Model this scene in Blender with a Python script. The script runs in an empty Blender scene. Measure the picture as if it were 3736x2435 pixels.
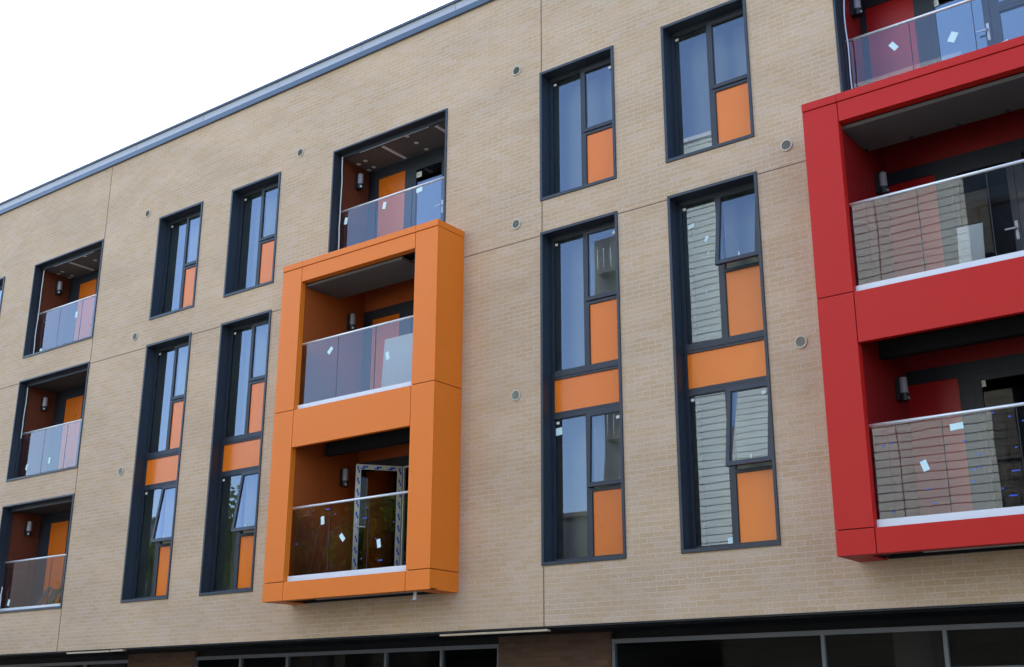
import bpy, math, random
from mathutils import Vector, Matrix
R = math.radians
random.seed(7)
scn = bpy.context.scene
col = scn.collection
G = 1.6          # facade coordinates are measured from eye height; G lifts them to street level

# ------------------------------------------------------------------ camera
cam_d = bpy.data.cameras.new('camera'); cam = bpy.data.objects.new('camera', cam_d); col.objects.link(cam)
cam_d.sensor_width = 36; cam_d.lens = 42.196; cam_d.clip_end = 3000; cam_d.clip_start = 0.05
yaw, pitch, roll = R(-37.275), R(17.846), R(0.2008)
f = Vector((math.sin(yaw)*math.cos(pitch), math.cos(yaw)*math.cos(pitch), math.sin(pitch)))
r0 = Vector((math.cos(yaw), -math.sin(yaw), 0)); u0 = r0.cross(f)
r = math.cos(roll)*r0 + math.sin(roll)*u0; u = -math.sin(roll)*r0 + math.cos(roll)*u0
cam.matrix_world = Matrix(((r.x, u.x, -f.x, 0), (r.y, u.y, -f.y, -14.475), (r.z, u.z, -f.z, G), (0, 0, 0, 1)))
scn.camera = cam

# ------------------------------------------------------------------ sky, sun, exposure
SUN_EL, SUN_AZ = R(50), R(-50)       # azimuth measured from +Y towards +X: the sun stands behind the building, to the left
w = bpy.data.worlds.new('World'); scn.world = w; w.use_nodes = True
nt = w.node_tree; nt.nodes.clear()
sky = nt.nodes.new('ShaderNodeTexSky'); sky.sky_type = 'NISHITA'; sky.sun_disc = False
sky.sun_elevation = SUN_EL; sky.sun_rotation = SUN_AZ
sky.air_density = 1.0; sky.dust_density = 2.0; sky.ozone_density = 1.0; sky.altitude = 50
bg = nt.nodes.new('ShaderNodeBackground'); bg.inputs['Strength'].default_value = 0.15
wo = nt.nodes.new('ShaderNodeOutputWorld')
nt.links.new(sky.outputs[0], bg.inputs[0]); nt.links.new(bg.outputs[0], wo.inputs[0])
sd = bpy.data.lights.new('sun', 'SUN'); sd.energy = 3.0; sd.angle = R(0.6); sd.color = (1, .95, .88)
so = bpy.data.objects.new('sun', sd); col.objects.link(so)
sdir = Vector((math.sin(SUN_AZ)*math.cos(SUN_EL), math.cos(SUN_AZ)*math.cos(SUN_EL), math.sin(SUN_EL)))
so.rotation_euler = sdir.to_track_quat('Z', 'Y').to_euler(); so.location = sdir*60
scn.view_settings.view_transform = 'Standard'; scn.view_settings.look = 'None'
scn.view_settings.gamma = 1; scn.view_settings.exposure = 2.25

# ------------------------------------------------------------------ helpers
class MB:
    def __init__(s): s.v = []; s.f = []; s.m = []; s.mats = []
    def mi(s, m):
        if m not in s.mats: s.mats.append(m)
        return s.mats.index(m)
    def poly(s, pts, m):
        n = len(s.v); s.v += [tuple(p) for p in pts]; s.f.append(tuple(range(n, n+len(pts)))); s.m.append(s.mi(m)); return s
    def box(s, x0, x1, y0, y1, z0, z1, m, T=None):
        n = len(s.v); P = [(x, y, z) for z in (z0, z1) for y in (y0, y1) for x in (x0, x1)]
        if T: P = [T(p) for p in P]
        s.v += P
        for q in ((0, 2, 3, 1), (4, 5, 7, 6), (0, 1, 5, 4), (2, 6, 7, 3), (0, 4, 6, 2), (1, 3, 7, 5)):
            s.f.append(tuple(n+i for i in q)); s.m.append(s.mi(m))
        return s
    def cyl(s, a, b, rad, m, n=16, r2=None, caps=True):
        a = Vector(a); b = Vector(b); d = (b-a).normalized(); t = d.orthogonal().normalized(); e = d.cross(t)
        k = len(s.v); r2 = rad if r2 is None else r2
        for c, rr in ((a, rad), (b, r2)):
            for i in range(n):
                an = 2*math.pi*i/n; s.v.append(tuple(c+rr*(math.cos(an)*t+math.sin(an)*e)))
        for i in range(n):
            j = (i+1) % n; s.f.append((k+i, k+j, k+n+j, k+n+i)); s.m.append(s.mi(m))
        if caps:
            s.f.append(tuple(k+i for i in range(n))[::-1]); s.m.append(s.mi(m))
            s.f.append(tuple(k+n+i for i in range(n))); s.m.append(s.mi(m))
        return s
    def tube(s, pts, rad, m, n=8):
        for a, b in zip(pts, pts[1:]): s.cyl(a, b, rad, m, n)
        return s
    def rect_frame(s, x0, x1, z0, z1, y0, y1, t, m, T=None, tb=None):
        tb = t if tb is None else tb
        s.box(x0, x1, y0, y1, z1-t, z1, m, T); s.box(x0, x1, y0, y1, z0, z0+tb, m, T)
        s.box(x0, x0+t, y0, y1, z0+tb, z1-t, m, T); s.box(x1-t, x1, y0, y1, z0+tb, z1-t, m, T); return s
    def build(s, name, parent=None, bevel=0, smooth=False, raw=False):
        g = 0 if raw else G
        xs = [p[0] for p in s.v]; ys = [p[1] for p in s.v]; zs = [p[2]+g for p in s.v]
        o0 = Vector(((min(xs)+max(xs))/2, (min(ys)+max(ys))/2, min(zs)))
        me = bpy.data.meshes.new(name)
        me.from_pydata([(p[0]-o0.x, p[1]-o0.y, p[2]+g-o0.z) for p in s.v], [], s.f)
        for m in s.mats: me.materials.append(m)
        for p, i in zip(me.polygons, s.m): p.material_index = i; p.use_smooth = smooth
        me.update()
        o = bpy.data.objects.new(name, me); col.objects.link(o)
        o['_w'] = tuple(o0)
        if parent is not None:
            o.parent = parent; o.location = o0-Vector(parent['_w'])
        else: o.location = o0
        if bevel:
            b = o.modifiers.new('bevel', 'BEVEL'); b.width = bevel; b.segments = 2; b.limit_method = 'ANGLE'
        return o

def empty(name, loc):
    o = bpy.data.objects.new(name, None); col.objects.link(o); o.location = loc; o['_w'] = tuple(loc); return o
def tag(o, label, cat=None, group=None, kind=None):
    if label: o['label'] = label
    if cat: o['category'] = cat
    if group: o['group'] = group
    if kind: o['kind'] = kind
    return o

# ------------------------------------------------------------------ materials
def newmat(name):
    m = bpy.data.materials.new(name); m.use_nodes = True; n = m.node_tree; n.nodes.clear()
    out = n.nodes.new('ShaderNodeOutputMaterial'); return m, n, out
def N(n, t, **k):
    x = n.nodes.new(t)
    for a, b in k.items(): setattr(x, a, b)
    return x
def L(n, a, b): n.links.new(a, b)
def pbr(name, c, rough=.5, metal=0., var=.06, scale=3., bump=0., bscale=60., spec=.5, coat=0.):
    m, n, out = newmat(name)
    p = N(n, 'ShaderNodeBsdfPrincipled'); p.inputs['Roughness'].default_value = rough; p.inputs['Metallic'].default_value = metal
    p.inputs['Specular IOR Level'].default_value = spec; p.inputs['Coat Weight'].default_value = coat
    geo = N(n, 'ShaderNodeNewGeometry')
    t = N(n, 'ShaderNodeTexNoise'); t.inputs['Scale'].default_value = scale; t.inputs['Detail'].default_value = 5
    L(n, geo.outputs['Position'], t.inputs['Vector'])
    mx = N(n, 'ShaderNodeMix', data_type='RGBA'); mx.inputs[6].default_value = (*[v*(1-var) for v in c], 1); mx.inputs[7].default_value = (*[min(1, v*(1+var)) for v in c], 1)
    L(n, t.outputs[0], mx.inputs[0]); L(n, mx.outputs[2], p.inputs['Base Color'])
    mr = N(n, 'ShaderNodeMapRange'); mr.inputs[3].default_value = max(0, rough-.08); mr.inputs[4].default_value = min(1, rough+.08)
    L(n, t.outputs[0], mr.inputs[0]); L(n, mr.outputs[0], p.inputs['Roughness'])
    if bump:
        t2 = N(n, 'ShaderNodeTexNoise'); t2.inputs['Scale'].default_value = bscale; L(n, geo.outputs['Position'], t2.inputs['Vector'])
        b = N(n, 'ShaderNodeBump'); b.inputs['Strength'].default_value = bump; b.inputs['Distance'].default_value = .01
        L(n, t2.outputs[0], b.inputs['Height']); L(n, b.outputs[0], p.inputs['Normal'])
    L(n, p.outputs[0], out.inputs[0]); return m

def brick(name, cols, mort, gap=.0095, z0=1.293+G, bw=.244, rh=.075, bright=1.):
    m, n, out = newmat(name)
    p = N(n, 'ShaderNodeBsdfPrincipled'); p.inputs['Roughness'].default_value = .85; p.inputs['Specular IOR Level'].default_value = .25
    geo = N(n, 'ShaderNodeNewGeometry'); sp = N(n, 'ShaderNodeSeparateXYZ'); L(n, geo.outputs['Position'], sp.inputs[0])
    ad = N(n, 'ShaderNodeMath', operation='ADD'); L(n, sp.outputs[0], ad.inputs[0]); L(n, sp.outputs[1], ad.inputs[1])
    ax = N(n, 'ShaderNodeMath', operation='ADD'); L(n, ad.outputs[0], ax.inputs[0]); ax.inputs[1].default_value = 40.0
    az = N(n, 'ShaderNodeMath', operation='SUBTRACT'); L(n, sp.outputs[2], az.inputs[0]); az.inputs[1].default_value = z0
    cb = N(n, 'ShaderNodeCombineXYZ'); L(n, ax.outputs[0], cb.inputs[0]); L(n, az.outputs[0], cb.inputs[1])
    bt = N(n, 'ShaderNodeTexBrick'); bt.offset = .5; bt.inputs['Scale'].default_value = 1
    bt.inputs['Brick Width'].default_value = bw; bt.inputs['Row Height'].default_value = rh
    bt.inputs['Mortar Size'].default_value = gap/2; bt.inputs['Mortar Smooth'].default_value = .12; bt.inputs['Bias'].default_value = 0
    bt.inputs['Color1'].default_value = (0, 0, 0, 1); bt.inputs['Color2'].default_value = (1, 1, 1, 1); bt.inputs['Mortar'].default_value = (.5, .5, .5, 1)
    L(n, cb.outputs[0], bt.inputs['Vector'])
    # per-brick tone
    ramp = N(n, 'ShaderNodeValToRGB'); el = ramp.color_ramp.elements
    el[0].position = 0; el[0].color = (*cols[0], 1); el[1].position = 1; el[1].color = (*cols[-1], 1)
    for i, c in enumerate(cols[1:-1]):
        e = el.new((i+1)/(len(cols)-1)); e.color = (*c, 1)
    L(n, bt.outputs['Color'], ramp.inputs[0])
    # limewash-like bloom clouds that drift over several bricks and along courses
    mp = N(n, 'ShaderNodeMapping'); mp.inputs['Scale'].default_value = (1.0, 2.6, 1); L(n, cb.outputs[0], mp.inputs[0])
    n1 = N(n, 'ShaderNodeTexNoise'); n1.inputs['Scale'].default_value = 1.3; n1.inputs['Detail'].default_value = 7; n1.inputs['Roughness'].default_value = .62
    L(n, mp.outputs[0], n1.inputs['Vector'])
    r1 = N(n, 'ShaderNodeMapRange'); r1.inputs[1].default_value = .47; r1.inputs[2].default_value = .68; r1.inputs[4].default_value = .6
    L(n, n1.outputs[0], r1.inputs[0])
    mx = N(n, 'ShaderNodeMix', data_type='RGBA'); L(n, r1.outputs[0], mx.inputs[0]); L(n, ramp.outputs[0], mx.inputs[6]); mx.inputs[7].default_value = (*cols[2], 1)
    # fine grain inside each brick
    n2 = N(n, 'ShaderNodeTexNoise'); n2.inputs['Scale'].default_value = 38; n2.inputs['Detail'].default_value = 4; L(n, cb.outputs[0], n2.inputs['Vector'])
    r2 = N(n, 'ShaderNodeMapRange'); r2.inputs[1].default_value = .3; r2.inputs[2].default_value = .7; r2.inputs[3].default_value = .86*bright; r2.inputs[4].default_value = 1.1*bright
    L(n, n2.outputs[0], r2.inputs[0])
    # batches laid on different days differ a little in tone
    n4 = N(n, 'ShaderNodeTexNoise'); n4.inputs['Scale'].default_value = .42; n4.inputs['Detail'].default_value = 4; L(n, mp.outputs[0], n4.inputs['Vector'])
    r4 = N(n, 'ShaderNodeMapRange'); r4.inputs[1].default_value = .35; r4.inputs[2].default_value = .65; r4.inputs[3].default_value = .92; r4.inputs[4].default_value = 1.06; L(n, n4.outputs[0], r4.inputs[0])
    m4 = N(n, 'ShaderNodeMath', operation='MULTIPLY'); L(n, r2.outputs[0], m4.inputs[0]); L(n, r4.outputs[0], m4.inputs[1])
    mu = N(n, 'ShaderNodeVectorMath', operation='SCALE'); L(n, mx.outputs[2], mu.inputs[0]); L(n, m4.outputs[0], mu.inputs['Scale'])
    # mortar, its strength varies over the wall (some joints are slurried over)
    n3 = N(n, 'ShaderNodeTexNoise'); n3.inputs['Scale'].default_value = .9; n3.inputs['Detail'].default_value = 3; L(n, mp.outputs[0], n3.inputs['Vector'])
    r3 = N(n, 'ShaderNodeMapRange'); r3.inputs[1].default_value = .35; r3.inputs[2].default_value = .6; r3.inputs[3].default_value = .18; r3.inputs[4].default_value = .78
    L(n, n3.outputs[0], r3.inputs[0])
    mf = N(n, 'ShaderNodeMath', operation='MULTIPLY'); L(n, bt.outputs['Fac'], mf.inputs[0]); L(n, r3.outputs[0], mf.inputs[1])
    m2 = N(n, 'ShaderNodeMix', data_type='RGBA'); L(n, mf.outputs[0], m2.inputs[0]); L(n, mu.outputs[0], m2.inputs[6]); m2.inputs[7].default_value = (*mort, 1)
    L(n, m2.outputs[2], p.inputs['Base Color'])
    iv = N(n, 'ShaderNodeMath', operation='SUBTRACT'); iv.inputs[0].default_value = 1; L(n, bt.outputs['Fac'], iv.inputs[1])
    hs = N(n, 'ShaderNodeMath', operation='MULTIPLY_ADD'); L(n, n2.outputs[0], hs.inputs[0]); hs.inputs[1].default_value = .35; L(n, iv.outputs[0], hs.inputs[2])
    b = N(n, 'ShaderNodeBump'); b.inputs['Strength'].default_value = .35; b.inputs['Distance'].default_value = .004; L(n, hs.outputs[0], b.inputs['Height'])
    L(n, b.outputs[0], p.inputs['Normal']); L(n, p.outputs[0], out.inputs[0]); return m

def glass(name, tint, ior, boost=1., wave=.002, wscale=1.2, gcol=(1, 1, 1)):
    """thin sheet of float glass: transparent with a Fresnel mirror on top, slightly wavy as toughened panes are"""
    m, n, out = newmat(name)
    geo = N(n, 'ShaderNodeNewGeometry')
    t = N(n, 'ShaderNodeTexNoise'); t.inputs['Scale'].default_value = wscale; t.inputs['Detail'].default_value = 1.5; L(n, geo.outputs['Position'], t.inputs['Vector'])
    b = N(n, 'ShaderNodeBump'); b.inputs['Strength'].default_value = 1; b.inputs['Distance'].default_value = wave; L(n, t.outputs[0], b.inputs['Height'])
    tr = N(n, 'ShaderNodeBsdfTransparent'); tr.inputs[0].default_value = (*tint, 1)
    gl = N(n, 'ShaderNodeBsdfAnisotropic'); gl.inputs['Roughness'].default_value = 0.0; gl.inputs['Color'].default_value = (*gcol, 1)
    L(n, b.outputs[0], gl.inputs['Normal'])
    fr = N(n, 'ShaderNodeFresnel'); fr.inputs[0].default_value = ior
    mu = N(n, 'ShaderNodeMath', operation='MULTIPLY', use_clamp=True); L(n, fr.outputs[0], mu.inputs[0]); mu.inputs[1].default_value = boost
    mx = N(n, 'ShaderNodeMixShader'); L(n, mu.outputs[0], mx.inputs[0]); L(n, tr.outputs[0], mx.inputs[1]); L(n, gl.outputs[0], mx.inputs[2])
    L(n, mx.outputs[0], out.inputs[0]); return m

BUFF = brick('buff_brick', [(.525, .358, .210), (.535, .369, .221), (.560, .406, .278), (.529, .362, .215), (.550, .388, .244)], (.65, .515, .395))
BROWN = brick('shaded_brown_brick', [(.11, .060, .034), (.14, .078, .045), (.13, .08, .055), (.10, .055, .035), (.15, .085, .05)], (.06, .045, .035))  # browner brick than the wall, with ground-floor shade also in its colour
FRAME = pbr('anthracite_powder_coat', (.022, .031, .043), .45, spec=.45, var=.08)
FRAME_IN = pbr('anthracite_matt', (.018, .024, .036), .5, var=.08)
DARK = pbr('black_soffit', (.012, .012, .013), .7, spec=.2)
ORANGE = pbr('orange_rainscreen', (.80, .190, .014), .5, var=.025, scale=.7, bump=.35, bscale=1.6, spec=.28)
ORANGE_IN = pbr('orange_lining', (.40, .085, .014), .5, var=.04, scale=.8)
ORANGE_GL = pbr('orange_infill_glass', (.80, .185, .010), .25, var=.02, scale=.7, spec=.45)
ORANGE_DR = pbr('orange_infill', (.68, .16, .010), .3, var=.03)
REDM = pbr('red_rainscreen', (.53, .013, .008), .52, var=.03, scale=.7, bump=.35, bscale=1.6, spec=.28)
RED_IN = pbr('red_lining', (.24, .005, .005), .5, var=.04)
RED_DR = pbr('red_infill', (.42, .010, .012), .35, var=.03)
ORANGE_SH = pbr('shaded_orange_lining', (.15, .036, .014), .5, var=.12, scale=1.5)  # orange lining panels; the shade of the recesses is put into the colour
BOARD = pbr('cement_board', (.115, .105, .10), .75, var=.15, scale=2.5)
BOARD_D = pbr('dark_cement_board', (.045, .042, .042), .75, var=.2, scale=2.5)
STEEL = pbr('brushed_steel', (.74, .74, .73), .42, metal=.55, var=.05)
WHITE = pbr('white_aluminium', (.72, .73, .75), .4, var=.03)
STICK = pbr('paper_sticker', (.62, .80, .78), .7, var=.05, scale=30)
PAPER = pbr('paper_label', (.75, .74, .66), .7, var=.05, scale=30)
INK = pbr('label_ink', (.08, .08, .09), .7)
TAPE = pbr('blue_tape', (.02, .10, .62), .5)
FILM = pbr('protective_film', (.66, .67, .62), .4, var=.05)
ROOM = pbr('plastered_room', (.33, .35, .31), .9, var=.05)
SEAL = pbr('sealant', (.16, .09, .06), .8)
ZINC = pbr('pale_zinc', (.40, .41, .44), .5, metal=.0, var=.05)
OPAL = pbr('opal_diffuser', (.36, .34, .40), .35, var=.02)
BLACKP = pbr('black_plastic', (.015, .015, .017), .4)
CREAM = pbr('cream_plastic', (.50, .45, .35), .6)
TIMBER = pbr('pale_timber', (.50, .39, .25), .7, var=.15, scale=8)
PLASTER = pbr('plasterboard', (.50, .55, .52), .8, var=.05)
GALV = pbr('galvanised_steel', (.50, .52, .53), .4, metal=.6, var=.1)
CONC = pbr('concrete', (.20, .20, .18), .85, var=.15, scale=3)
SHOPF = pbr('shopfront_aluminium', (.13, .14, .155), .4, var=.06)
WGL = glass('window_glass', (.80, .84, .81), 1.55, 2.45, .0008, 1.0, (.66, .79, 1.0))
BGL = glass('balustrade_glass', (.95, .93, .92), 1.5, 1.62, .0009, 1.1, (.80, .88, 1.0))
SGL2 = glass('door_glass', (.42, .38, .38), 1.5, .25, .0005, 1.)
SGL = glass('shop_glass', (.62, .62, .62), 1.5, .05, .001, .8)

# ------------------------------------------------------------------ the street
def struct(mb, name, **k):
    o = mb.build(name, raw=True, **k); o['kind'] = 'structure'; return o
ASPH = pbr('asphalt', (.05, .05, .052), .9, var=.2, scale=1.5, bump=.3, bscale=150)
PAVE = pbr('paving', (.10, .097, .09), .85, var=.12, scale=.8, bump=.2)
PAINT = pbr('road_paint', (.75, .74, .70), .7)
EARTH = pbr('ground_earth', (.06, .06, .05), .95, var=.2, scale=.2)
struct(MB().poly([(-900, -900, -.02), (900, -900, -.02), (900, 900, -.02), (-900, 900, -.02)], EARTH), 'ground')
struct(MB().poly([(-300, -23, .004), (300, -23, .004), (300, -10, .004), (-300, -10, .004)], ASPH), 'road')
struct(MB().box(-300, 300, -9.85, 9, -.2, .124, PAVE), 'pavement')
struct(MB().box(-300, 300, -27.9, -23.15, -.2, .124, PAVE), 'pavement')
struct(MB().box(-300, 300, -10, -9.852, -.2, .13, CONC), 'kerb'); struct(MB().box(-300, 300, -23.148, -23, -.2, .13, CONC), 'kerb')
mk = MB()
for i in range(-24, 24): mk.box(i*6, i*6+2.5, -16.55, -16.45, .005, .009, PAINT)
struct(mk, 'road_marking')

# ------------------------------------------------------------------ the brick building
BX0, BX1 = -34.0, 2.6
bld = empty('apartment_building', (-15, 0, 0))
tag(bld, 'buff brick apartment block with dark framed windows and orange and red box balconies', 'building')

Z1, Z2, Z3, Z4, Z4b, Z5, ZB, ZP = 10.334, 7.990, 7.442, 5.082, 4.530, 2.155, 1.293, 12.15
WIN = {'far': -28.125, 'B': -20.615, 'C': -18.238, 'E': -10.445, 'F': -8.107}
WW = 1.457
openings = []
for k, x in WIN.items():
    openings += [(x, x+WW, Z2, Z1), (x, x+WW, Z5, Z3)]
AL, AR = -25.364, -22.624
DL, DR = -15.309, -12.466
GL_, GR_ = -5.322, -1.55
openings += [(AL, AR, Z2, Z1), (AL, AR, Z4, Z3), (AL, AR, Z5, Z4b), (DL, DR, Z2, Z1), (GL_, GR_, Z2, Z1)]
openings += [(-15.30, -12.48, 2.0, 7.70), (-5.19, -1.72, 2.0, 7.70)]     # behind the box balconies
xs = sorted({BX0, BX1} | {o[0] for o in openings} | {o[1] for o in openings})
zs = sorted({ZB, ZP} | {o[2] for o in openings} | {o[3] for o in openings})
def inside(x, z): return any(a < x < b and c < z < d for a, b, c, d in openings)
mb = MB()
for a, b in zip(xs, xs[1:]):
    run = None
    for c, d in list(zip(zs, zs[1:]))+[(None, None)]:
        solid = c is not None and not inside((a+b)/2, (c+d)/2)
        if solid: run = (run[0], d) if run else (c, d)
        elif run:
            mb.poly([(a, 0, run[0]), (b, 0, run[0]), (b, 0, run[1]), (a, 0, run[1])], BUFF); run = None
for a, b, c, d in openings:
    mb.poly([(a, 0, c), (a, .12, c), (a, .12, d), (a, 0, d)], BUFF); mb.poly([(b, 0, c), (b, 0, d), (b, .12, d), (b, .12, c)], BUFF)
    mb.poly([(a, 0, d), (a, .12, d), (b, .12, d), (b, 0, d)], BUFF); mb.poly([(a, 0, c), (b, 0, c), (b, .12, c), (a, .12, c)], BUFF)
mb.poly([(BX0, 0, ZB), (BX0, .12, ZB), (BX1, .12, ZB), (BX1, 0, ZB)], BUFF)
for x, sgn in ((BX0, 1), (BX1, -1)):
    mb.poly([(x, 0, ZB), (x, 14, ZB), (x, 14, ZP), (x, 0, ZP)], BUFF)
mb.poly([(BX0, 14, -G), (BX0, 14, ZP), (BX1, 14, ZP), (BX1, 14, -G)], BUFF)
wall = mb.build('wall', bld)
mb = MB().box(BX0+.1, BX1-.1, .1, 13.9, ZP-.35, ZP-.25, CONC); mb.build('roof', bld)
# dark core behind the facade so no daylight leaks through the rooms
mb = MB().box(BX0+.05, BX1-.05, 2.6, 2.7, ZB, ZP-.4, DARK)
for z in (1.30, 4.72, 7.72, 10.9): mb.box(BX0+.05, BX1-.05, 1.02, 2.6, z, z+.12, DARK)
mb.build('floor_slab', bld)

DRIP = pbr('drip_band', (.055, .085, .13), .4)
# coping: deep lower drip band, pale band above it, thin top edge
mb = MB()
mb.box(BX0-.06, BX1+.06, -.055, -.002, 12.135, 12.245, DRIP)
mb.box(BX0-.06, BX1+.06, -.075, .40, 12.41, 12.462, DRIP)
x = BX0-.03
seams = [-33.5+2.35*i+.02 for i in range(17)]
edges = [BX0-.03]+[s for s in [(-26.426+2.353*i) for i in range(-4, 14)] if BX0 < s < BX1]+[BX1+.03]
for a, b in zip(edges, edges[1:]): mb.box(a+.005, b-.005, -.035, .30, 12.246, 12.413, ZINC)
mb.box(BX0, BX1, -.03, .28, 12.15, 12.41, FRAME)
mb.build('parapet_coping', bld)

# movement joints
JW = .014
def joint(x0, x1, z0, z1): MB().box(x0, x1, -.004, .003, z0, z1, SEAL).build('movement_joint', bld)
J1, J2, ZJ = -22.619, -10.416, 7.393
for z0, z1 in ((Z1+.003, ZP-.02), (Z3+.003, Z2-.01), (Z4b+.003, Z4-.01), (ZB, Z5-.01)): joint(J1-JW/2, J1+JW/2, z0, z1)
for z0, z1 in ((Z1+.01, ZP-.02), (Z3+.003, Z2-.01), (ZB, Z5-.01)): joint(J2-JW/2, J2+JW/2, z0, z1)
xb = [BX0, -28.13, -26.66, AL-.01, AR+.01, -20.62, -19.15, -18.245, -16.775, -15.75, -12.03, -10.45, -8.98, -8.112, -6.645, -5.64]
for a, b in zip(xb[0::2], xb[1::2]): joint(a, b, ZJ-.006, ZJ+.006)

# round extract vents
def vent(x, z):
    mb = MB(); n = 28; Rr, ri = .088, .068
    for i in range(n):
        a, b = 2*math.pi*i/n, 2*math.pi*(i+1)/n
        P = lambda rr, an, y: (x+rr*math.cos(an), y, z+rr*math.sin(an))
        mb.poly([P(Rr, a, -.02), P(Rr, b, -.02), P(ri, b, -.02), P(ri, a, -.02)], CREAM)
        mb.poly([P(Rr, a, 0), P(Rr, b, 0), P(Rr, b, -.02), P(Rr, a, -.02)], CREAM)
        mb.poly([P(ri, a, -.02), P(ri, b, -.02), P(ri, b, .003), P(ri, a, .003)], CREAM)
    v = mb.build('vent', bld)
    g = MB()
    for k in range(-4, 5):
        dz = k*.0150; h = math.sqrt(max(0, ri*ri-dz*dz))
        if h > .02:
            g.poly([(x-h, -.014, z+dz-.002), (x+h, -.014, z+dz-.002), (x+h, -.004, z+dz+.009), (x-h, -.004, z+dz+.009)], GRILL)
    g.poly([(x+ri*math.cos(2*math.pi*i/20), -.002, z+ri*math.sin(2*math.pi*i/20)) for i in range(20)], GRILLD)
    g.build('grille', v)
GRILLD = pbr('vent_throat', (.10, .10, .075), .8)
GRILL = pbr('vent_louvre', (.46, .45, .34), .6)
for x in (-21.06, -10.93): [vent(x, z) for z in (10.55, 7.715, 4.825)]
vent(-16.247, 10.590); vent(-6.172, 7.705); vent(-6.172, 4.807)

# ------------------------------------------------------------------ windows
def sticker(parent, x, z, wd, ht, ang, y, m=STICK, name='sticker', ink=False):
    wd *= .9; ht *= .9
    c, s = math.cos(R(ang)), math.sin(R(ang))
    q = lambda a, b, yy=y: (x+a*c-b*s, yy, z+a*s+b*c)
    mb = MB(); T = lambda p: q(p[0], p[2], p[1]); mb.box(-wd/2, wd/2, y-.003, y, -ht/2, ht/2, m, T)
    if ink:
        for k in range(3):
            mb.box(-wd*.38, wd*(.1+.25*random.random()), y-.0045, y-.0035, ht*(.22-.22*k), ht*(.27-.22*k), INK, T)
    return mb.build(name, parent)

def unit(win, x0, x1, zt, zb, ztr, ang, y=.20, infill=None, stick=True):
    c = (x0+x1)/2; fr = MB(); D = .07; infill = infill or ORANGE_GL
    fr.box(x0, x1, y, y+D, zt-.06, zt, FRAME_IN); fr.box(x0, x1, y, y+D, zb, zb+.05, FRAME_IN)
    fr.box(x0, x0+.05, y, y+D, zb+.05, zt-.06, FRAME_IN); fr.box(x1-.05, x1, y, y+D, zb+.05, zt-.06, FRAME_IN)
    fr.box(c-.05, c+.04, y, y+D, zb+.05, zt-.06, FRAME_IN)
    fr.box(c+.04, x1-.05, y, y+D, ztr, ztr+.045, FRAME_IN)
    # glazing beads
    fr.rect_frame(x0+.05, c-.05, zb+.05, zt-.06, y+.012, y+.03, .012, FRAME_IN)
    fr.rect_frame(c+.04, x1-.05, zb+.05, ztr, y+.008, y+.02, .008, BLACKP)
    fr.build('window_frame', win)
    MB().poly([(x0+.05, y+.035, zb+.05), (c-.05, y+.035, zb+.05), (c-.05, y+.035, zt-.06), (x0+.05, y+.035, zt-.06)], WGL).build('pane', win)
    MB().box(c+.04, x1-.05, y+.022, y+.03, zb+.05, ztr, infill).build('infill_panel', win)
    # top-hung sash
    hz = zt-.05; a = R(ang)
    def T(p):
        dy, dz = p[1]-y, p[2]-hz
        return (p[0], y+dy*math.cos(a)+dz*math.sin(a), hz+dz*math.cos(a)-dy*math.sin(a))
    s = MB(); sx0, sx1, sz0 = c-.012, x1-.012, ztr+.055
    s.rect_frame(sx0, sx1, sz0, hz, y-.018, y+.035, .058, FRAME_IN, T)
    s.rect_frame(sx0+.058, sx1-.058, sz0+.058, hz-.058, y-.006, y+.03, .01, BLACKP, T)
    sash = s.build('sash', win)
    g = MB().poly([T(q) for q in ((sx0+.058, y+.004, sz0+.058), (sx1-.058, y+.004, sz0+.058), (sx1-.058, y+.004, hz-.058), (sx0+.058, y+.004, hz-.058))], WGL)
    g.build('sash_pane', win)
    if ang > 3:
        h = MB(); h.tube([T((sx0+.10, y+.03, sz0+.03)), (sx0+.07, y+.03, ztr+.05)], .008, GALV); h.tube([T((sx1-.10, y+.03, sz0+.03)), (sx1-.07, y+.03, ztr+.05)], .008, GALV)
        h.box((sx0+sx1)/2+.02, (sx0+sx1)/2+.035, y-.002, y+.001, sz0+.062, sz0+.13, WHITE, T)
        h.build('stay_arm', win)
        tag(sash, 'opened top-hung sash'); 
    if stick:
        sticker(win, x0+.10, zt-.12, .06, .045, 0, y+.034, PAPER)
        if random.random() < .5: sticker(win, x1-.14, zt-.20, .07, .05, 4, y-.02 if ang < 1 else y-.035, PAPER)
    return c

def room(parent, x0, x1, z0, z1, y0=.275, y1=.62, m=None, name='room'):
    m = m or ROOM
    mb = MB()
    mb.poly([(x0, y1, z0), (x1, y1, z0), (x1, y1, z1), (x0, y1, z1)], m)
    mb.poly([(x0, y0, z0), (x0, y1, z0), (x0, y1, z1), (x0, y0, z1)], m); mb.poly([(x1, y0, z0), (x1, y0, z1), (x1, y1, z1), (x1, y1, z0)], m)
    mb.poly([(x0, y0, z1), (x0, y1, z1), (x1, y1, z1), (x1, y0, z1)], m); mb.poly([(x0, y0, z0), (x1, y0, z0), (x1, y1, z0), (x0, y1, z0)], m)
    return mb.build(name, parent)

def surround(x0, x1, z0, z1, name, lip=.045, lipb=.05, y1=.235):
    mb = MB()
    mb.box(x0, x1, -.022, y1, z1-lip, z1, FRAME); mb.box(x0, x1, -.022, y1, z0, z0+lipb, FRAME)
    mb.box(x0, x0+lip, -.022, y1, z0+lipb, z1-lip, FRAME); mb.box(x1-lip, x1, -.022, y1, z0+lipb, z1-lip, FRAME)
    return mb.build(name, bld, bevel=.003)

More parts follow.
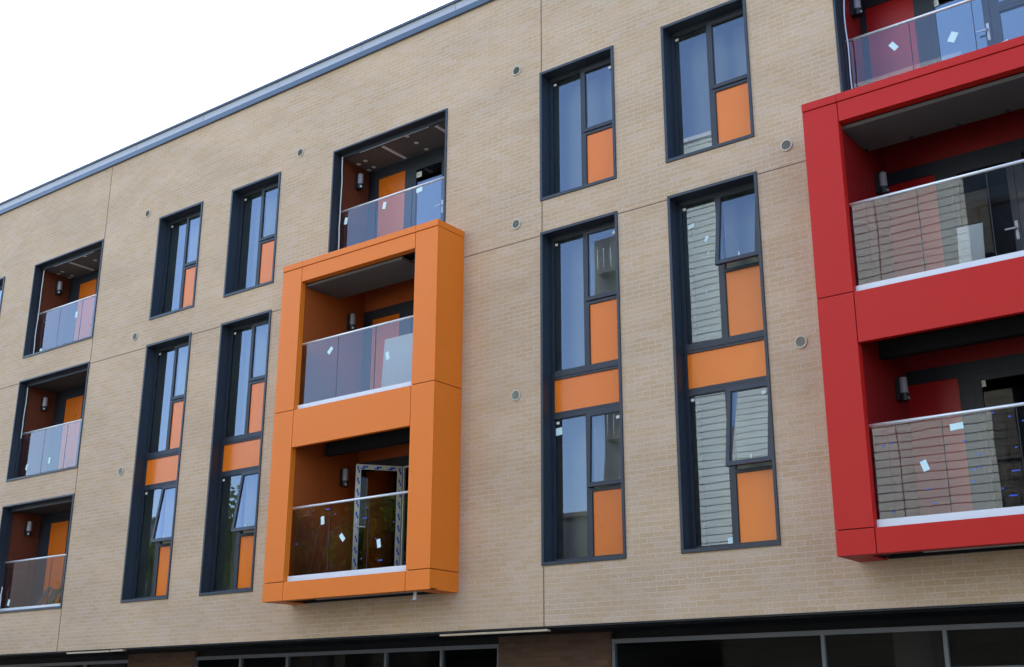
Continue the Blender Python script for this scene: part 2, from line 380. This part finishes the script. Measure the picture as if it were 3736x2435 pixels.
def single(x, lab=None):
    wn = surround(x, x+WW, Z2, Z1, 'window'); a, b = x+.045, x+WW-.045
    unit(wn, a, b, Z1-.045, Z2+.05, 9.03, 0); room(wn, a, b, Z2+.05, Z1-.045); 
    if lab: tag(wn, lab)
def double(x, a1, a2, in1=None, in2=None, lab=None):
    wn = surround(x, x+WW, Z5, Z3, 'window'); a, b = x+.045, x+WW-.045
    unit(wn, a, b, Z3-.045, 5.10, 6.125, a1, infill=in1); unit(wn, a, b, 4.455, Z5+.05, 3.21, a2, infill=in2)
    mb = MB().box(a, b, .197, .27, 5.015, 5.098, FRAME_IN).box(a, b, .197, .27, 4.457, 4.495, FRAME_IN).box(a, a+.05, .197, .27, 4.495, 5.015, FRAME_IN).box(b-.05, b, .197, .27, 4.495, 5.015, FRAME_IN)
    mb.box(a+.03, b-.03, .185, .197, 5.055, 5.068, FRAME_IN)
    mb.build('transom', wn)
    MB().box(a+.05, b-.05, .222, .23, 4.495, 5.015, ORANGE_GL).build('spandrel_panel', wn)
    room(wn, a, b, 5.10, Z3-.045); room(wn, a, b, Z5+.05, 4.455)
    if lab: tag(wn, lab)
    return wn
for k in ('far', 'B', 'C', 'E', 'F'): single(WIN[k])
double(WIN['far'], 0, 0); double(WIN['B'], 0, 8); double(WIN['C'], 0, 8); wE = double(WIN['E'], .35, 2.2, in2=ORANGE_DR); wF = double(WIN['F'], 8.5, 8.5, in1=ORANGE_DR)
for w_, x, z, a, wd, ht in ((wE, -10.29, 4.20, 4, .15, .13), (wF, -7.86, 6.98, 20, .12, .07), (wF, -7.62, 6.72, 60, .10, .05), (wF, -7.47, 2.31, 5, .11, .09), (wF, -7.60, 6.5, 50, .05, .02), (wF, -7.66, 5.9, 80, .04, .012), (wF, -7.55, 5.6, 30, .03, .012)): sticker(w_, x, z, wd, ht, a, .233, STICK)

# ------------------------------------------------------------------ balcony pieces
def lamp(parent, x, y, z):
    mb = MB(); mb.box(x, x+.05, y-.06, y+.06, z, z+.30, BLACKP)
    mb.cyl((x+.09, y, z-.01), (x+.09, y, z+.09), .062, BLACKP, 18); mb.cyl((x+.09, y, z+.09), (x+.09, y, z+.30), .055, OPAL, 18, r2=.05)
    mb.cyl((x+.09, y, z+.30), (x+.09, y, z+.315), .058, BLACKP, 18); mb.cyl((x+.13, y-.03, z+.02), (x+.16, y-.05, z+.015), .018, GALV, 10)
    return mb.build('bulkhead_lamp', parent)

def rail(parent, x0, x1, z, y, rad=.021):
    mb = MB(); mb.cyl((x0, y, z), (x1, y, z), rad, STEEL, 20); o = mb.build('handrail', parent, smooth=True); return o
def balustrade(parent, x0, x1, z0, z1, y, joints):
    e = [x0]+joints+[x1]
    for a, b in zip(e, e[1:]):
        MB().poly([(a+.004, y, z0), (b-.004, y, z0), (b-.004, y, z1), (a+.004, y, z1)], BGL).build('glass_panel', parent)
    for j in joints: MB().box(j-.004, j+.004, y-.002, y+.010, z0, z1, BLACKP).build('glazing_joint', parent)

def backwall(parent, xl, xr, pl, z0, zt, panel_m, lining, top=None, open_door=False, y=.95, pane_m=None):
    """door set: dark frame, infill panel, glazed door, fixed light with transom; zt = head of the opening"""
    pt = zt-.30; ft = zt-.115; zf = z0
    fr = MB()
    fr.box(xl, xr, y, y+.06, pt, ft, FRAME_IN); fr.box(xl, pl, y, y+.06, zf, pt, FRAME_IN)
    fr.box(pl+.70, pl+.90, y, y+.06, zf, pt, FRAME_IN)
    d0, d1 = pl+.90, pl+1.72
    fr.box(d1, d1+.12, y, y+.06, zf, pt, FRAME_IN); fr.box(xr-.1, xr, y, y+.06, zf, pt, FRAME_IN); fr.box(pl, d0, y, y+.05, zf, zf+.06, FRAME_IN)
    tz = zf+1.25
    if xr-d1 > .5:
        fr.box(d1+.12, xr-.1, y-.012, y+.05, tz, tz+.14, FRAME_IN); fr.box(d1+.12, xr-.1, y, y+.05, zf, zf+.08, FRAME_IN)
        fr.box(d1+.14, xr-.12, y-.02, y-.012, tz+.05, tz+.07, FRAME_IN)
        for q in (d1+.95, d1+1.9):
            if q < xr-.2: fr.box(q, q+.09, y-.003, y+.05, zf, pt, FRAME_IN)
    fr.build('door_frame', parent)
    if ft < zt+.2: 
        mb = MB().box(xl, xr, y+.004, y+.10, ft, zt+.36, lining); mb.build('wall_lining', parent)
    MB().box(pl, pl+.70, y+.02, y+.03, zf+.06, pt, panel_m).build('infill_panel', parent)
    if xr-d1 > .5: MB().box(d1+.12, xr-.1, y+.025, y+.028, zf+.08, pt, WGL).build('pane', parent)
    rm = room(parent, xl, xr, zf, pt, y+.062, y+.9, DARKROOM)
    def leaf(T, m=FRAME_IN):
        lf = MB().rect_frame(d0+.005, d1-.005, zf+.02, pt-.005, y-.012, y+.045, .085, m, T)
        if open_door:
            for k in range(10):
                zz = zf+.15+k*.20
                for xx in (d0+.045, d1-.045):
                    lf.box(xx-.028, xx+.0, y-.014, y-.0125, zz, zz+.055, TAPE, T); lf.box(xx-.008, xx+.02, y-.014, y-.0125, zz+.05, zz+.12, TAPE, T)
            for k in range(3):
                xx = d0+.13+k*.24
                lf.box(xx, xx+.09, y-.014, y-.0125, pt-.06, pt-.03, TAPE, T); lf.box(xx+.05, xx+.13, y-.014, y-.0125, pt-.085, pt-.06, TAPE, T)
        d = lf.build('door', parent)
        MB().box(d0+.09, d1-.09, y+.015, y+.018, zf+.105, pt-.09, (SGL2 if open_door else (pane_m or WGL)), T).build('door_pane', parent)
        hx = d1-.05
        h = MB().box(hx-.018, hx+.018, y-.022, y-.012, zf+.86, zf+1.12, WHITE, T)
        h.box(hx-.14, hx+.01, y-.07, y-.052, zf+1.0, zf+1.02, WHITE, T); h.box(hx-.008, hx+.008, y-.07, y-.02, zf+1.0, zf+1.02, WHITE, T)
        h.build('door_handle', parent)
        if open_door: tag(d, 'opened door leaf in white film with blue tape marks')
        return d
    if open_door:
        a = R(52)
        # hinged on the left jamb and swung out towards the street
        def T(p):
            # mirror across the leaf so the handle edge is the free edge, rotate about (d0, y)
            dx, dy = p[0]-d0, -(p[1]-y)
            an = math.pi-a+R(0)
            return (d0+dx*math.cos(an)+dy*math.sin(an)*-1, y-dx*math.sin(an)+dy*math.cos(an)*-1, p[2])
        def T2(p):
            dx, dy = p[0]-d0, p[1]-y
            c, s = math.cos(a), math.sin(a)
            return (d0-dx*c-dy*s*1, y-dx*s+dy*c, p[2])
        leaf(T2, FILM)
        # the inside face of the open leaf turns to the street: door opening behind stays dark
        fr2 = MB().rect_frame(d0, d1, zf+.01, pt, y+.01, y+.055, .03, FILM); fr2.build('door_lining', parent)
    else: leaf(None)
DARKROOM = pbr('unlit_room', (.10, .10, .095), .9)

def ceiling_lights(parent, x0, z, disc, strip):
    for dx, y in disc:
        MB().cyl((x0+dx, y, z-.004), (x0+dx, y, z+.0), .045, WHITE, 16).build('downlight', parent)
    for dx, ya, yb in strip:
        MB().box(x0+dx-.035, x0+dx+.035, ya, yb, z-.012, z, WHITE).build('light_strip', parent)

def recess(x0, x1, z0, z1, pl, lining, panel_m, joints, kick=False, lights=True, ceil_m=None, lampz=True):
    b = surround(x0, x1, z0, z1, 'recessed_balcony', lip=.034, lipb=.048, y1=.14)
    i0, i1 = x0+.034, x1-.034
    c = MB(); cz = z1-.085
    c.box(i0, i1, .14, .175, z1-.115, z1-.034, FRAME_IN); (c.box(i0+.5, i1-.55, .150, .158, z1-.124, z1-.116, GALV) if lights else None)
    c.box(i0-.01, i0+.02, .14, .23, z0+.04, z1-.034, FRAME_IN); c.build('inner_frame', b)
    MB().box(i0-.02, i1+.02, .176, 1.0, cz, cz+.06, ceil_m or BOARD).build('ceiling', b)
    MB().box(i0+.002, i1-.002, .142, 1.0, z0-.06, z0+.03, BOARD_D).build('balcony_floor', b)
    ln = MB()
    for s, xx in ((1, i0), (-1, i1)):
        a, d = (xx-.03, xx-.001) if s == 1 else (xx+.001, xx+.03)
        zc = z0+1.02
        ln = MB().box(a, d, .142, .945, z0+.03, zc-.004, lining).box(a, d, .142, .945, zc+.004, cz, lining)
        ln.build('wall_lining', b)
    backwall(b, i0, i1, x0+pl, z0+.03, z1, panel_m, FRAME_IN)
    yb = .20; rz = z0+1.14
    gz = z0+.05
    if kick:
        MB().box(i0+.03, i1, yb-.02, yb-.008, z0+.05, z0+.13, WHITE).build('kick_plate', b); gz = z0+.06
    balustrade(b, i0+.02, i1-.003, gz, rz-.015, yb, joints)
    rail(b, i0+.02, i1-.003, rz, yb+.004)
    lamp(b, i0+.001, .62, z1-.58)
    if lights:
        ceiling_lights(b, x0, cz, [(.33, .52), (.12, .55), (.27, .82), (.10, .86), (1.62, .54), (1.60, .85), (1.66, .24)], [(1.03, .26, .90), (2.36, .24, .8)])
    return b

bA1 = recess(AL, AR, Z2, Z1, .43, ORANGE_SH, ORANGE_DR, [-24.375, -23.505])
bA2 = recess(AL, AR, Z4, Z3, .43, ORANGE_SH, ORANGE_DR, [-24.375, -23.505], lights=False, ceil_m=BOARD_D)
bA3 = recess(AL, AR, Z5, Z4b, .43, ORANGE_SH, ORANGE_DR, [-24.375, -23.505], kick=True, lights=False, ceil_m=BOARD_D)
bD = recess(DL, DR, Z2, Z1, .285, ORANGE_SH, ORANGE_DR, [-14.333, -13.445])
bG = recess(GL_, GR_, Z2, Z1, .12, RED_IN, RED_DR, [-4.369, -3.531, -2.6], lights=True)
for b, lst in ((bD, [(-14.117, 8.968, 78), (-15.095, 8.91, 80)]), (bA1, [(-24.972, 8.166, 140), (-23.691, 8.799, 88)]), (bA2, [(-24.064, 5.45, 85), (-24.947, 5.408, 70)]), (bA3, [(-24.974, 2.405, 80)]), (bG, [(-4.604, 8.817, 125)])):
    for x, z, a in lst: sticker(b, x, z, .15, .085, a, .198)
sticker(bD, -13.267, 9.046, .15, .10, 8, .198, STICK); sticker(bD, -13.969, 9.837, .14, .12, 0, .955, PAPER, ink=True)
sticker(bG, -3.814, 8.668, .16, .11, 60, .198); sticker(bG, -3.241, 8.31, .24, .13, 8, .198); sticker(bG, -4.205, 9.728, .13, .11, 3, .955, PAPER, ink=True)

# ------------------------------------------------------------------ projecting box balconies
def box_balcony(xL, oL, oR, xR, m, lining, panel_m, pl, joints, open_low=False, label=None):
    yF, t, gp = -.68, .03, .006
    ZT, ZC, ZBm = 7.865, 7.75, 1.862
    b = MB()
    def front(a, c, z0, z1, y=yF): b.box(a+gp, c-gp, y, y+t, z0+gp, z1-gp, m)
    # cap
    for a, c in ((xL, oL), (oL, oR), (oR, xR)): b.box(a+(0 if a == xL else gp/2), c-(0 if c == xR else gp/2), yF-.012, -.002, ZC+.004, ZT, m)
    for a, c, p, q in ((xL, oL, 0, gp), (oR, xR, gp, 0)):
        for z0, z1 in ((5.105, ZC), (2.168, 5.105), (ZBm-gp, 2.168)):
            b.box(a+p, c-q, yF, yF+t, z0+gp, z1-gp, m)
    for z0, z1 in ((7.47-gp, ZC), (4.44-gp, 5.105), (ZBm-gp, 2.168)): front(oL, oR, z0, z1)
    # outer side panels
    for z0, z1 in ((5.105, ZC), (2.168, 5.105), (ZBm-gp, 2.168)):
        b.box(xL, xL+t, yF+t+.001, -.002, z0+gp, z1-gp, m); b.box(xR-t, xR, yF+t+.001, -.002, z0+gp, z1-gp, m)
    # returns of the columns into the opening and soffits of the beams
    for z0, z1 in ((5.105, 7.47), (2.168, 4.44)):
        b.box(oL-t, oL-.002, yF+t+.001, yF+.115, z0, z1, m); b.box(oR+.002, oR+t, yF+t+.001, yF+.115, z0, z1, m)
    b.box(oL-t, oR+t, yF+t+.001, yF+.14, 7.475, 7.50, m); b.box(oL-t, oR+t, yF+t+.001, yF+.10, 4.445, 4.47, m)
    # bottom rim
    b.box(xL, xR, yF+t+.001, yF+.16, ZBm, ZBm+.02, m); b.box(xL+.031, xL+.36, yF+.16, -.002, ZBm, ZBm+.02, m); b.box(xR-.36, xR-.031, yF+.16, -.002, ZBm, ZBm+.02, m)
    box = b.build('box_balcony', bld, bevel=.002)
    if label: tag(box, label)
    k = MB()   # dark carcass seen only through the panel gaps
    for a, c in ((xL+.032, oL-.034), (oR+.034, xR-.032)): k.box(a, c, yF+t+.006, .0, ZBm+.03, 7.74, DARK)
    k.box(oL-.033, oR+.033, yF+t+.006, .0, 7.50, 7.74, DARK); k.box(oL-.033, oR+.033, yF+t+.006, .0, 4.90, 5.06, DARK); k.box(oL-.033, oR+.033, yF+t+.006, .0, 1.96, 2.12, DARK)
    k.box(oL-.033, oR+.033, yF+t+.006, yF+.08, 4.48, 4.90, DARK); k.box(oL-.033, oR+.033, yF+t+.006, yF+.08, 1.89, 1.96, DARK)
    k.build('carcass', box)
    s = MB()   # underside: dark sheet and steel angles
    s.box(xL+.36, xR-.36, yF+.16, -.002, ZBm+.05, ZBm+.06, DARK)
    s.box(xL+.40, xR-.40, -.10, -.05, ZBm+.005, ZBm+.05, DARK); s.box(xL+.9, xR-.5, -.30, -.26, ZBm+.02, ZBm+.045, GALV)
    s.build('underside', box)
    for lv, (z0, zt) in enumerate(((5.105, 7.445), (2.168, 4.545))):
        # side linings in two panels with a seam
        ln = MB()
        top = 7.40 if lv == 0 else 4.9
        for xx, sg in ((oL, -1), (oR, 1)):
            a, d = (xx-.03, xx-.004) if sg < 0 else (xx+.004, xx+.03)
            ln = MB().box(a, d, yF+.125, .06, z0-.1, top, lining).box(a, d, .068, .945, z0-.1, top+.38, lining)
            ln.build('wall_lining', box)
        if lv == 0:
            ce = oR-.42 if open_low else oR+.03
            c = MB().box(oL-.03, ce, yF+.14, .28, 7.41, 7.46, BOARD)
            if open_low: c.box(ce-.1, oR+.03, -.25, -.20, 7.47, 7.49, GALV).box(ce-.1, oR+.03, .0, .28, 7.50, 7.55, DARK); c.box(oL-.03, oR+.03, .28, 1.0, 7.80, 7.83, DARK)
            if not open_low:
                for i in range(5): c.cyl((oL+.02+.62*i, .22, 7.395), (oL+.02+.62*i, .22, 7.412), .03, BLACKP, 10)
            c.build('ceiling', box)
        else:
            c = MB().box(oL+(.0 if open_low is False else .10), oR+.03, .02, .14, 4.40, 4.62, DARK)
            c.box(oL-.03, oR+.03, yF+.14, 1.0, 4.87, 4.90, DARK)  # dark sheet stands in for the shade of the open void above
            c.build('steel_beam_and_void', box)
        MB().box(oL-.03, oR+.03, yF+.14, 1.0, z0-.09, z0-.03, BOARD_D).build('balcony_floor', box)
        backwall(box, oL-.03, oR+.03, oL+pl, z0-.03, zt-(0 if lv == 0 else -.0), panel_m, lining, open_door=(open_low and lv == 1), pane_m=(None if open_low else SGL2))
        yg = yF+.115
        MB().box(oL+.002, oR-.002, yg-.03, yg-.018, z0-.006, z0+.095, WHITE).build('kick_plate', box)
        rz = (6.318 if lv == 0 else 3.405)
        balustrade(box, oL+.005, oR-.005, z0+.02, rz-.015, yg, joints)
        rail(box, oL+.003, oR-.003, rz, yg+.004)
        lamp(box, oL+.0, .56, (6.87 if lv == 0 else 3.95))
    return box
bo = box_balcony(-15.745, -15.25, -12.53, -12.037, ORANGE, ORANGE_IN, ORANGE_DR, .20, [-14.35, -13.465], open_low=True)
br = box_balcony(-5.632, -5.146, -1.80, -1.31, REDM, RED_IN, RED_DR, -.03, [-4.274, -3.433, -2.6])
yS = -.68+.113
for x, z, a in ((-14.537, 6.078, 45), (-13.176, 5.738, 105), (-14.509, 3.132, 95), (-14.034, 2.812, 130), (-13.216, 2.649, 100)): sticker(bo, x, z, .15, .085, a, yS)
for x, z, a, wd, ht in ((-4.521, 2.841, 108, .14, .085), (-4.109, 3.254, 3, .17, .085)): sticker(br, x, z, wd, ht, a, yS)
sticker(br, -4.19, 4.119, .12, .11, 3, .955, PAPER, ink=True)
def tape_bits(box, x0, x1, z0, z1, n, seed):
    rn = random.Random(seed); mb = MB()
    for i in range(n):
        x, z = rn.uniform(x0, x1), rn.uniform(z0, z1); wd = rn.choice([.02, .025, .03, .03, .09]); ht = .014
        mb.box(x, x+wd, yS-.002, yS, z, z+ht, TAPE)
    o = mb.build('tape_marks', box); tag(o, 'small blue tape marks stuck on the glass')
tape_bits(br, -5.1, -2.9, 2.32, 3.36, 24, 3); tape_bits(bo, -15.2, -12.6, 2.3, 3.34, 13, 5)
# loose bracket hanging under the orange box
mb = MB().box(-12.50, -12.44, -.52, -.50, 1.74, 1.87, GALV).box(-12.52, -12.44, -.54, -.46, 1.735, 1.742, GALV); mb.build('bracket', bo)

# ------------------------------------------------------------------ ground floor
SY = .90
s = MB().box(BX0, BX1, .121, SY+.25, ZB-.05, ZB-.0, DARK).box(BX0, BX1, .03, .12, ZB-.022, ZB-.004, FRAME)
s.box(BX0, BX1, SY+.03, SY+.2, 1.13, ZB-.05, DARK); s.build('soffit', bld)
def bay(x0, x1, mull, trans=None):
    fr = MB(); zt = 1.135; zb = -1.45
    fr.box(x0, x1, SY-.02, SY+.07, zt-.062, zt, SHOPF); fr.box(x0, x1, SY-.02, SY+.07, zb, zb+.09, SHOPF)
    e = [x0]+mull+[x1]
    for x in e: fr.box(x-.026, x+.026, SY-.025, SY+.08, zb, zt, SHOPF)
    fr.box(x0, x1, SY, SY+.05, .60, .64, SHOPF) if trans is None else [fr.box(a, b, SY, SY+.05, .595, .635, SHOPF) for a, b in trans]
    sf = fr.build('shopfront', bld)
    for a, b in zip(e, e[1:]): MB().box(a+.026, b-.026, SY+.03, SY+.034, zb+.09, zt-.062, SGL).build('shop_pane', sf)
    room(sf, x0, x1, -1.47, 1.2, SY+.09, 5.5, DARKROOM)
bay(-27.8, -21.41, [-26.09, -24.494, -22.907], [])
bay(-19.306, -11.93, [-18.014, -16.744, -14.339, -13.107], [])
bay(-9.80, 2.4, [-6.556, -4.965, -3.35, -1.7, 0.0], [(-4.965, 2.4)])
for x0, x1 in ((-34, -27.83), (-21.41, -19.306), (-11.916, -9.83)):
    MB().box(x0, x1, SY-.04, SY+.9, -1.48, ZB-.05, BROWN).build('brick_pier', bld)
MB().box(-5.79, -5.30, 1.35, 1.8, -1.47, 1.19, CONC).build('concrete_column', bld)
MB().box(-17.3, -16.85, 2.0, 2.45, -1.47, 1.19, CONC).build('concrete_column', bld)
MB().box(BX0, BX1, SY-.05, 13.95, -1.6, -1.475, CONC).build('plinth', bld)
mb = MB().box(BX0, BX0+.1, .95, 13.9, -1.47, ZB, BROWN).box(BX1-.1, BX1, .95, 13.9, -1.47, ZB, BROWN); mb.build('side_wall', bld)
for a, b, z, nm in ((-12.40, -10.36, 1.222, 0), (-22.27, -20.85, 1.235, 1), (-20.80, -20.42, 1.240, 2)):
    MB().box(a, b, .0, .085, z, z+.028, TIMBER).build('soffit_batten', bld)

# ------------------------------------------------------------------ loose things on the balconies
def thing_board(x0, x1, z0, z1, y0, y1, m, label, skew=0.):
    mb = MB(); t = .015
    P = [(x0, y0, z0), (x1, y0, z0), (x1+skew, y1, z1), (x0+skew, y1, z1)]
    mb.poly(P, m); mb.poly([(a, b+t, c) for a, b, c in P][::-1], m)
    for i in range(4):
        j = (i+1) % 4; a, b = P[i], P[j]; mb.poly([a, (a[0], a[1]+t, a[2]), (b[0], b[1]+t, b[2]), b], m)
    o = mb.build('leaning_board', ); tag(o, label, 'board'); return o
thing_board(-14.07, -13.05, 5.08, 6.46, .22, .42, PLASTER, 'large pale green sheet of board leaning behind the glass of the upper orange balcony', skew=-.12)
thing_board(-4.11, -3.79, 5.08, 6.06, .25, .40, PLASTER, 'narrow pale board leaning behind the glass of the upper red box balcony')
thing_board(-24.20, -24.0, 2.20, 2.69, .30, .48, BOARD, 'narrower grey board leaning behind glass on the lowest left balcony', skew=.18)
thing_board(-23.85, -23.52, 2.20, 2.64, .30, .45, BOARD, 'wider grey board leaning behind glass on the lowest left balcony, nearest the right jamb', skew=.10)
def cable(pts, label, m):
    o = MB().tube([Vector(p) for p in pts], .011, m, 8).build('hanging_cable'); tag(o, label, 'cable', 'cables hanging down the left jambs of the balconies'); return o
def wob(x, z0, z1, y, sd, n=9, a=.012):
    rn = random.Random(sd); return [(x+rn.uniform(-a, a), y, z0+(z1-z0)*i/n) for i in range(n+1)]
CAB = pbr('pale_cable', (.62, .60, .52), .5)
cable(wob(-15.19, 8.04, 10.24, .128, 1), 'cream cable hanging in the top balcony above the orange box', CAB)
cable(wob(-25.18, 8.05, 10.19, .128, 2), 'cream cable hanging in the top left balcony', CAB)
cable(wob(-5.20, 8.04, 10.24, .09, 3), 'grey cable hanging in the top balcony above the red box', GALV)
cable(wob(-25.22, 6.1, 7.30, .128, 4), 'short cream cable hanging in the middle left balcony', CAB)
cable(wob(-25.20, 2.21, 2.75, .128, 5), 'short white cable end standing in the lowest left balcony', WHITE)

# ------------------------------------------------------------------ across the street (seen mirrored in the glass)
m, n, out = newmat('pale_cladding'); CLAD = m
p = N(n, 'ShaderNodeBsdfPrincipled'); p.inputs['Roughness'].default_value = .7
geo = N(n, 'ShaderNodeNewGeometry'); sp = N(n, 'ShaderNodeSeparateXYZ'); L(n, geo.outputs['Position'], sp.inputs[0])
t = N(n, 'ShaderNodeTexNoise'); t.inputs['Scale'].default_value = .8; L(n, geo.outputs['Position'], t.inputs['Vector'])
cr = N(n, 'ShaderNodeValToRGB'); cr.color_ramp.elements[0].color = (.68, .69, .57, 1); cr.color_ramp.elements[1].color = (.76, .77, .65, 1); L(n, t.outputs[0], cr.inputs[0])
L(n, cr.outputs[0], p.inputs['Base Color']); L(n, p.outputs[0], out.inputs[0])
SLOT = pbr('cladding_shadow_gap', (.17, .168, .155), .8)
RENDER_D = pbr('dark_render', (.035, .035, .04), .6)
RENDER_M = pbr('brown_render', (.10, .085, .075), .8)
DGL = pbr('dark_window', (.02, .025, .03), .15)
TILE = pbr('roof_tile', (.09, .07, .06), .8)
OY = -28.0
ob = empty('clad_building', (-17.5, OY-6, 0)); tag(ob, 'tall pale clad building across the street, mirrored in the glass', 'building')
cw = MB().box(-23.2, -11.0, OY-12, OY-.03, 0, 26.0, SLOT)
z = .2; xv = [-23.2, -18.9, -14.3, -11.0]
while z < 25.9:
    zt_ = min(z+.30, 26.0)
    for a, b in zip(xv, xv[1:]): cw.box(a+.02, b-.02, OY-.029, OY, z+.036, zt_, CLAD)
    z += .30
cw.build('wall', ob, raw=True)
MB().box(-23.3, -10.9, OY-12.1, OY+.06, 26.0, 26.2, WHITE).build('roof', ob, raw=True)
tw = MB().box(-28.4, -23.25, OY-11, OY-.6, 0, 23.2, RENDER_D)
for i in range(8): tw.box(-28.0, -23.25, OY-.6, OY-.1, 1.0+i*2.9, 1.25+i*2.9, RENDER_M); 
for i in range(8):
    for k in range(14): tw.box(-27.95+k*.34, -27.92+k*.34, OY-.16, OY-.13, 1.25+i*2.9, 2.2+i*2.9, GALV)
t2 = tw.build('stair_tower', ob, raw=True)
def house(x0, x1, y0, y1, h, m, label, gable=0., wins=True, name='terraced_house'):
    e = empty(name, ((x0+x1)/2, (y0+y1)/2, 0)); tag(e, label, 'building')
    MB().box(x0, x1, y0, y1, 0, h, m).build('wall', e, raw=True)
    rf = MB()
    if gable:
        ym = (y0+y1)/2; xm = (x0+x1)/2
        rf.poly([(x0, y1+.2, h), (x1, y1+.2, h), (x1, ym, h+gable), (x0, ym, h+gable)], TILE); rf.poly([(x1, y0, h), (x0, y0, h), (x0, ym, h+gable), (x1, ym, h+gable)], TILE)
        rf.poly([(x0, y0, h), (x0, y1+.2, h), (x0, ym, h+gable)], m); rf.poly([(x1, y1+.2, h), (x1, y0, h), (x1, ym, h+gable)], m)
    else: rf.box(x0-.1, x1+.1, y0-.1, y1+.1, h, h+.2, TILE)
    rf.build('roof', e, raw=True)
    if wins:
        z = 1.0
        while z+1.8 < h:
            x = x0+1.0
            while x+1.3 < x1:
                wd = MB().box(x, x+1.2, y1, y1+.05, z, z+1.5, RENDER_M).build('window', e, raw=True)
                MB().box(x+.07, x+1.13, y1+.05, y1+.06, z+.07, z+1.43, DGL).build('pane', wd, raw=True); x += 2.6
            z += 2.9
house(-35.5, -28.05, OY-12, OY-.2, 10.0, RENDER_D, 'low dark rendered house left of the clad building across the street')
house(-48, -37.6, OY-6, OY+.5, 13.0, RENDER_D, 'dark rendered flat-roofed house across the street, behind the trees')
house(-66.3, -58.6, OY-12, OY+.2, 12.5, RENDER_D, 'narrow dark flat-roofed house further down the street')
house(-112, -67.6, OY-14, OY-.3, 12.8, RENDER_M, 'long brown terrace at the far end of the street', wins=False)
house(-10.85, 14, OY-14, OY-1.2, 19.5, RENDER_D, 'tall dark building right of the clad building across the street')

# street trees, across the road
m, n, out = newmat('foliage'); LEAF = m
p = N(n, 'ShaderNodeBsdfPrincipled'); p.inputs['Roughness'].default_value = .55; oi = N(n, 'ShaderNodeNewGeometry')
t = N(n, 'ShaderNodeTexNoise'); t.inputs['Scale'].default_value = 1.4; L(n, oi.outputs['Position'], t.inputs['Vector'])
cr = N(n, 'ShaderNodeValToRGB'); cr.color_ramp.elements[0].position = .35; cr.color_ramp.elements[0].color = (.035, .07, .015, 1); cr.color_ramp.elements[1].position = .65; cr.color_ramp.elements[1].color = (.13, .17, .05, 1)
L(n, t.outputs[0], cr.inputs[0]); L(n, cr.outputs[0], p.inputs['Base Color'])
tl = N(n, 'ShaderNodeBsdfTranslucent'); tl.inputs[0].default_value = (.12, .20, .03, 1); ms = N(n, 'ShaderNodeMixShader'); ms.inputs[0].default_value = .3
L(n, p.outputs[0], ms.inputs[1]); L(n, tl.outputs[0], ms.inputs[2]); L(n, ms.outputs[0], out.inputs[0])
BARK = pbr('bark', (.10, .075, .05), .9, var=.2, scale=6)
def tree(x, y, h, rad, sd, label):
    rn = random.Random(sd); e = empty('street_tree', (x, y, .124)); tag(e, label, 'tree', 'street trees across the road')
    tk = MB(); base = Vector((x, y, .12)); top = Vector((x+rn.uniform(-.3, .3), y, h*.42))
    tk.cyl(base, top, .22, BARK, 10, r2=.13)
    blobs = []
    for i in range(16):
        an = rn.uniform(0, 6.28); el = rn.uniform(.1, 1.3)
        d = Vector((math.cos(an)*math.cos(el), math.sin(an)*math.cos(el), math.sin(el)))
        q = top+Vector((d.x*rad*.75, d.y*rad*.75, d.z*h*.42)); tk.cyl(top-Vector((0, 0, .2)), q, .07, BARK, 6, r2=.02); blobs.append((q, rad*rn.uniform(.32, .55)))
    tk.build('trunk', e, raw=True)
    cr_ = MB()
    for q, rr in blobs:
        for k in range(650):
            d = Vector((rn.gauss(0, 1), rn.gauss(0, 1), rn.gauss(0, 1))).normalized()*rr*rn.random()**.4
            c = q+Vector((d.x, d.y, d.z*.8)); a = Vector((rn.gauss(0, 1), rn.gauss(0, 1), rn.gauss(0, 1))).normalized(); b = a.orthogonal().normalized(); s_ = rn.uniform(.09, .17)
            cr_.poly([c-a*s_, c+b*s_*.6, c+a*s_, c-b*s_*.6], LEAF)
    cr_.build('crown', e, raw=True)
tree(-47.0, -25.0, 14.0, 3.6, 1, 'tall broad street tree at the far corner of the dark flat-roofed house')
tree(-40.2, -23.9, 15.2, 4.0, 2, 'tallest street tree, in front of the dark flat-roofed house')
tree(-34.0, -24.0, 11.6, 3.4, 3, 'shorter street tree in front of the low dark house')
tree(-57.0, -24.5, 12.5, 3.4, 4, 'farthest street tree, beside the narrow dark house')
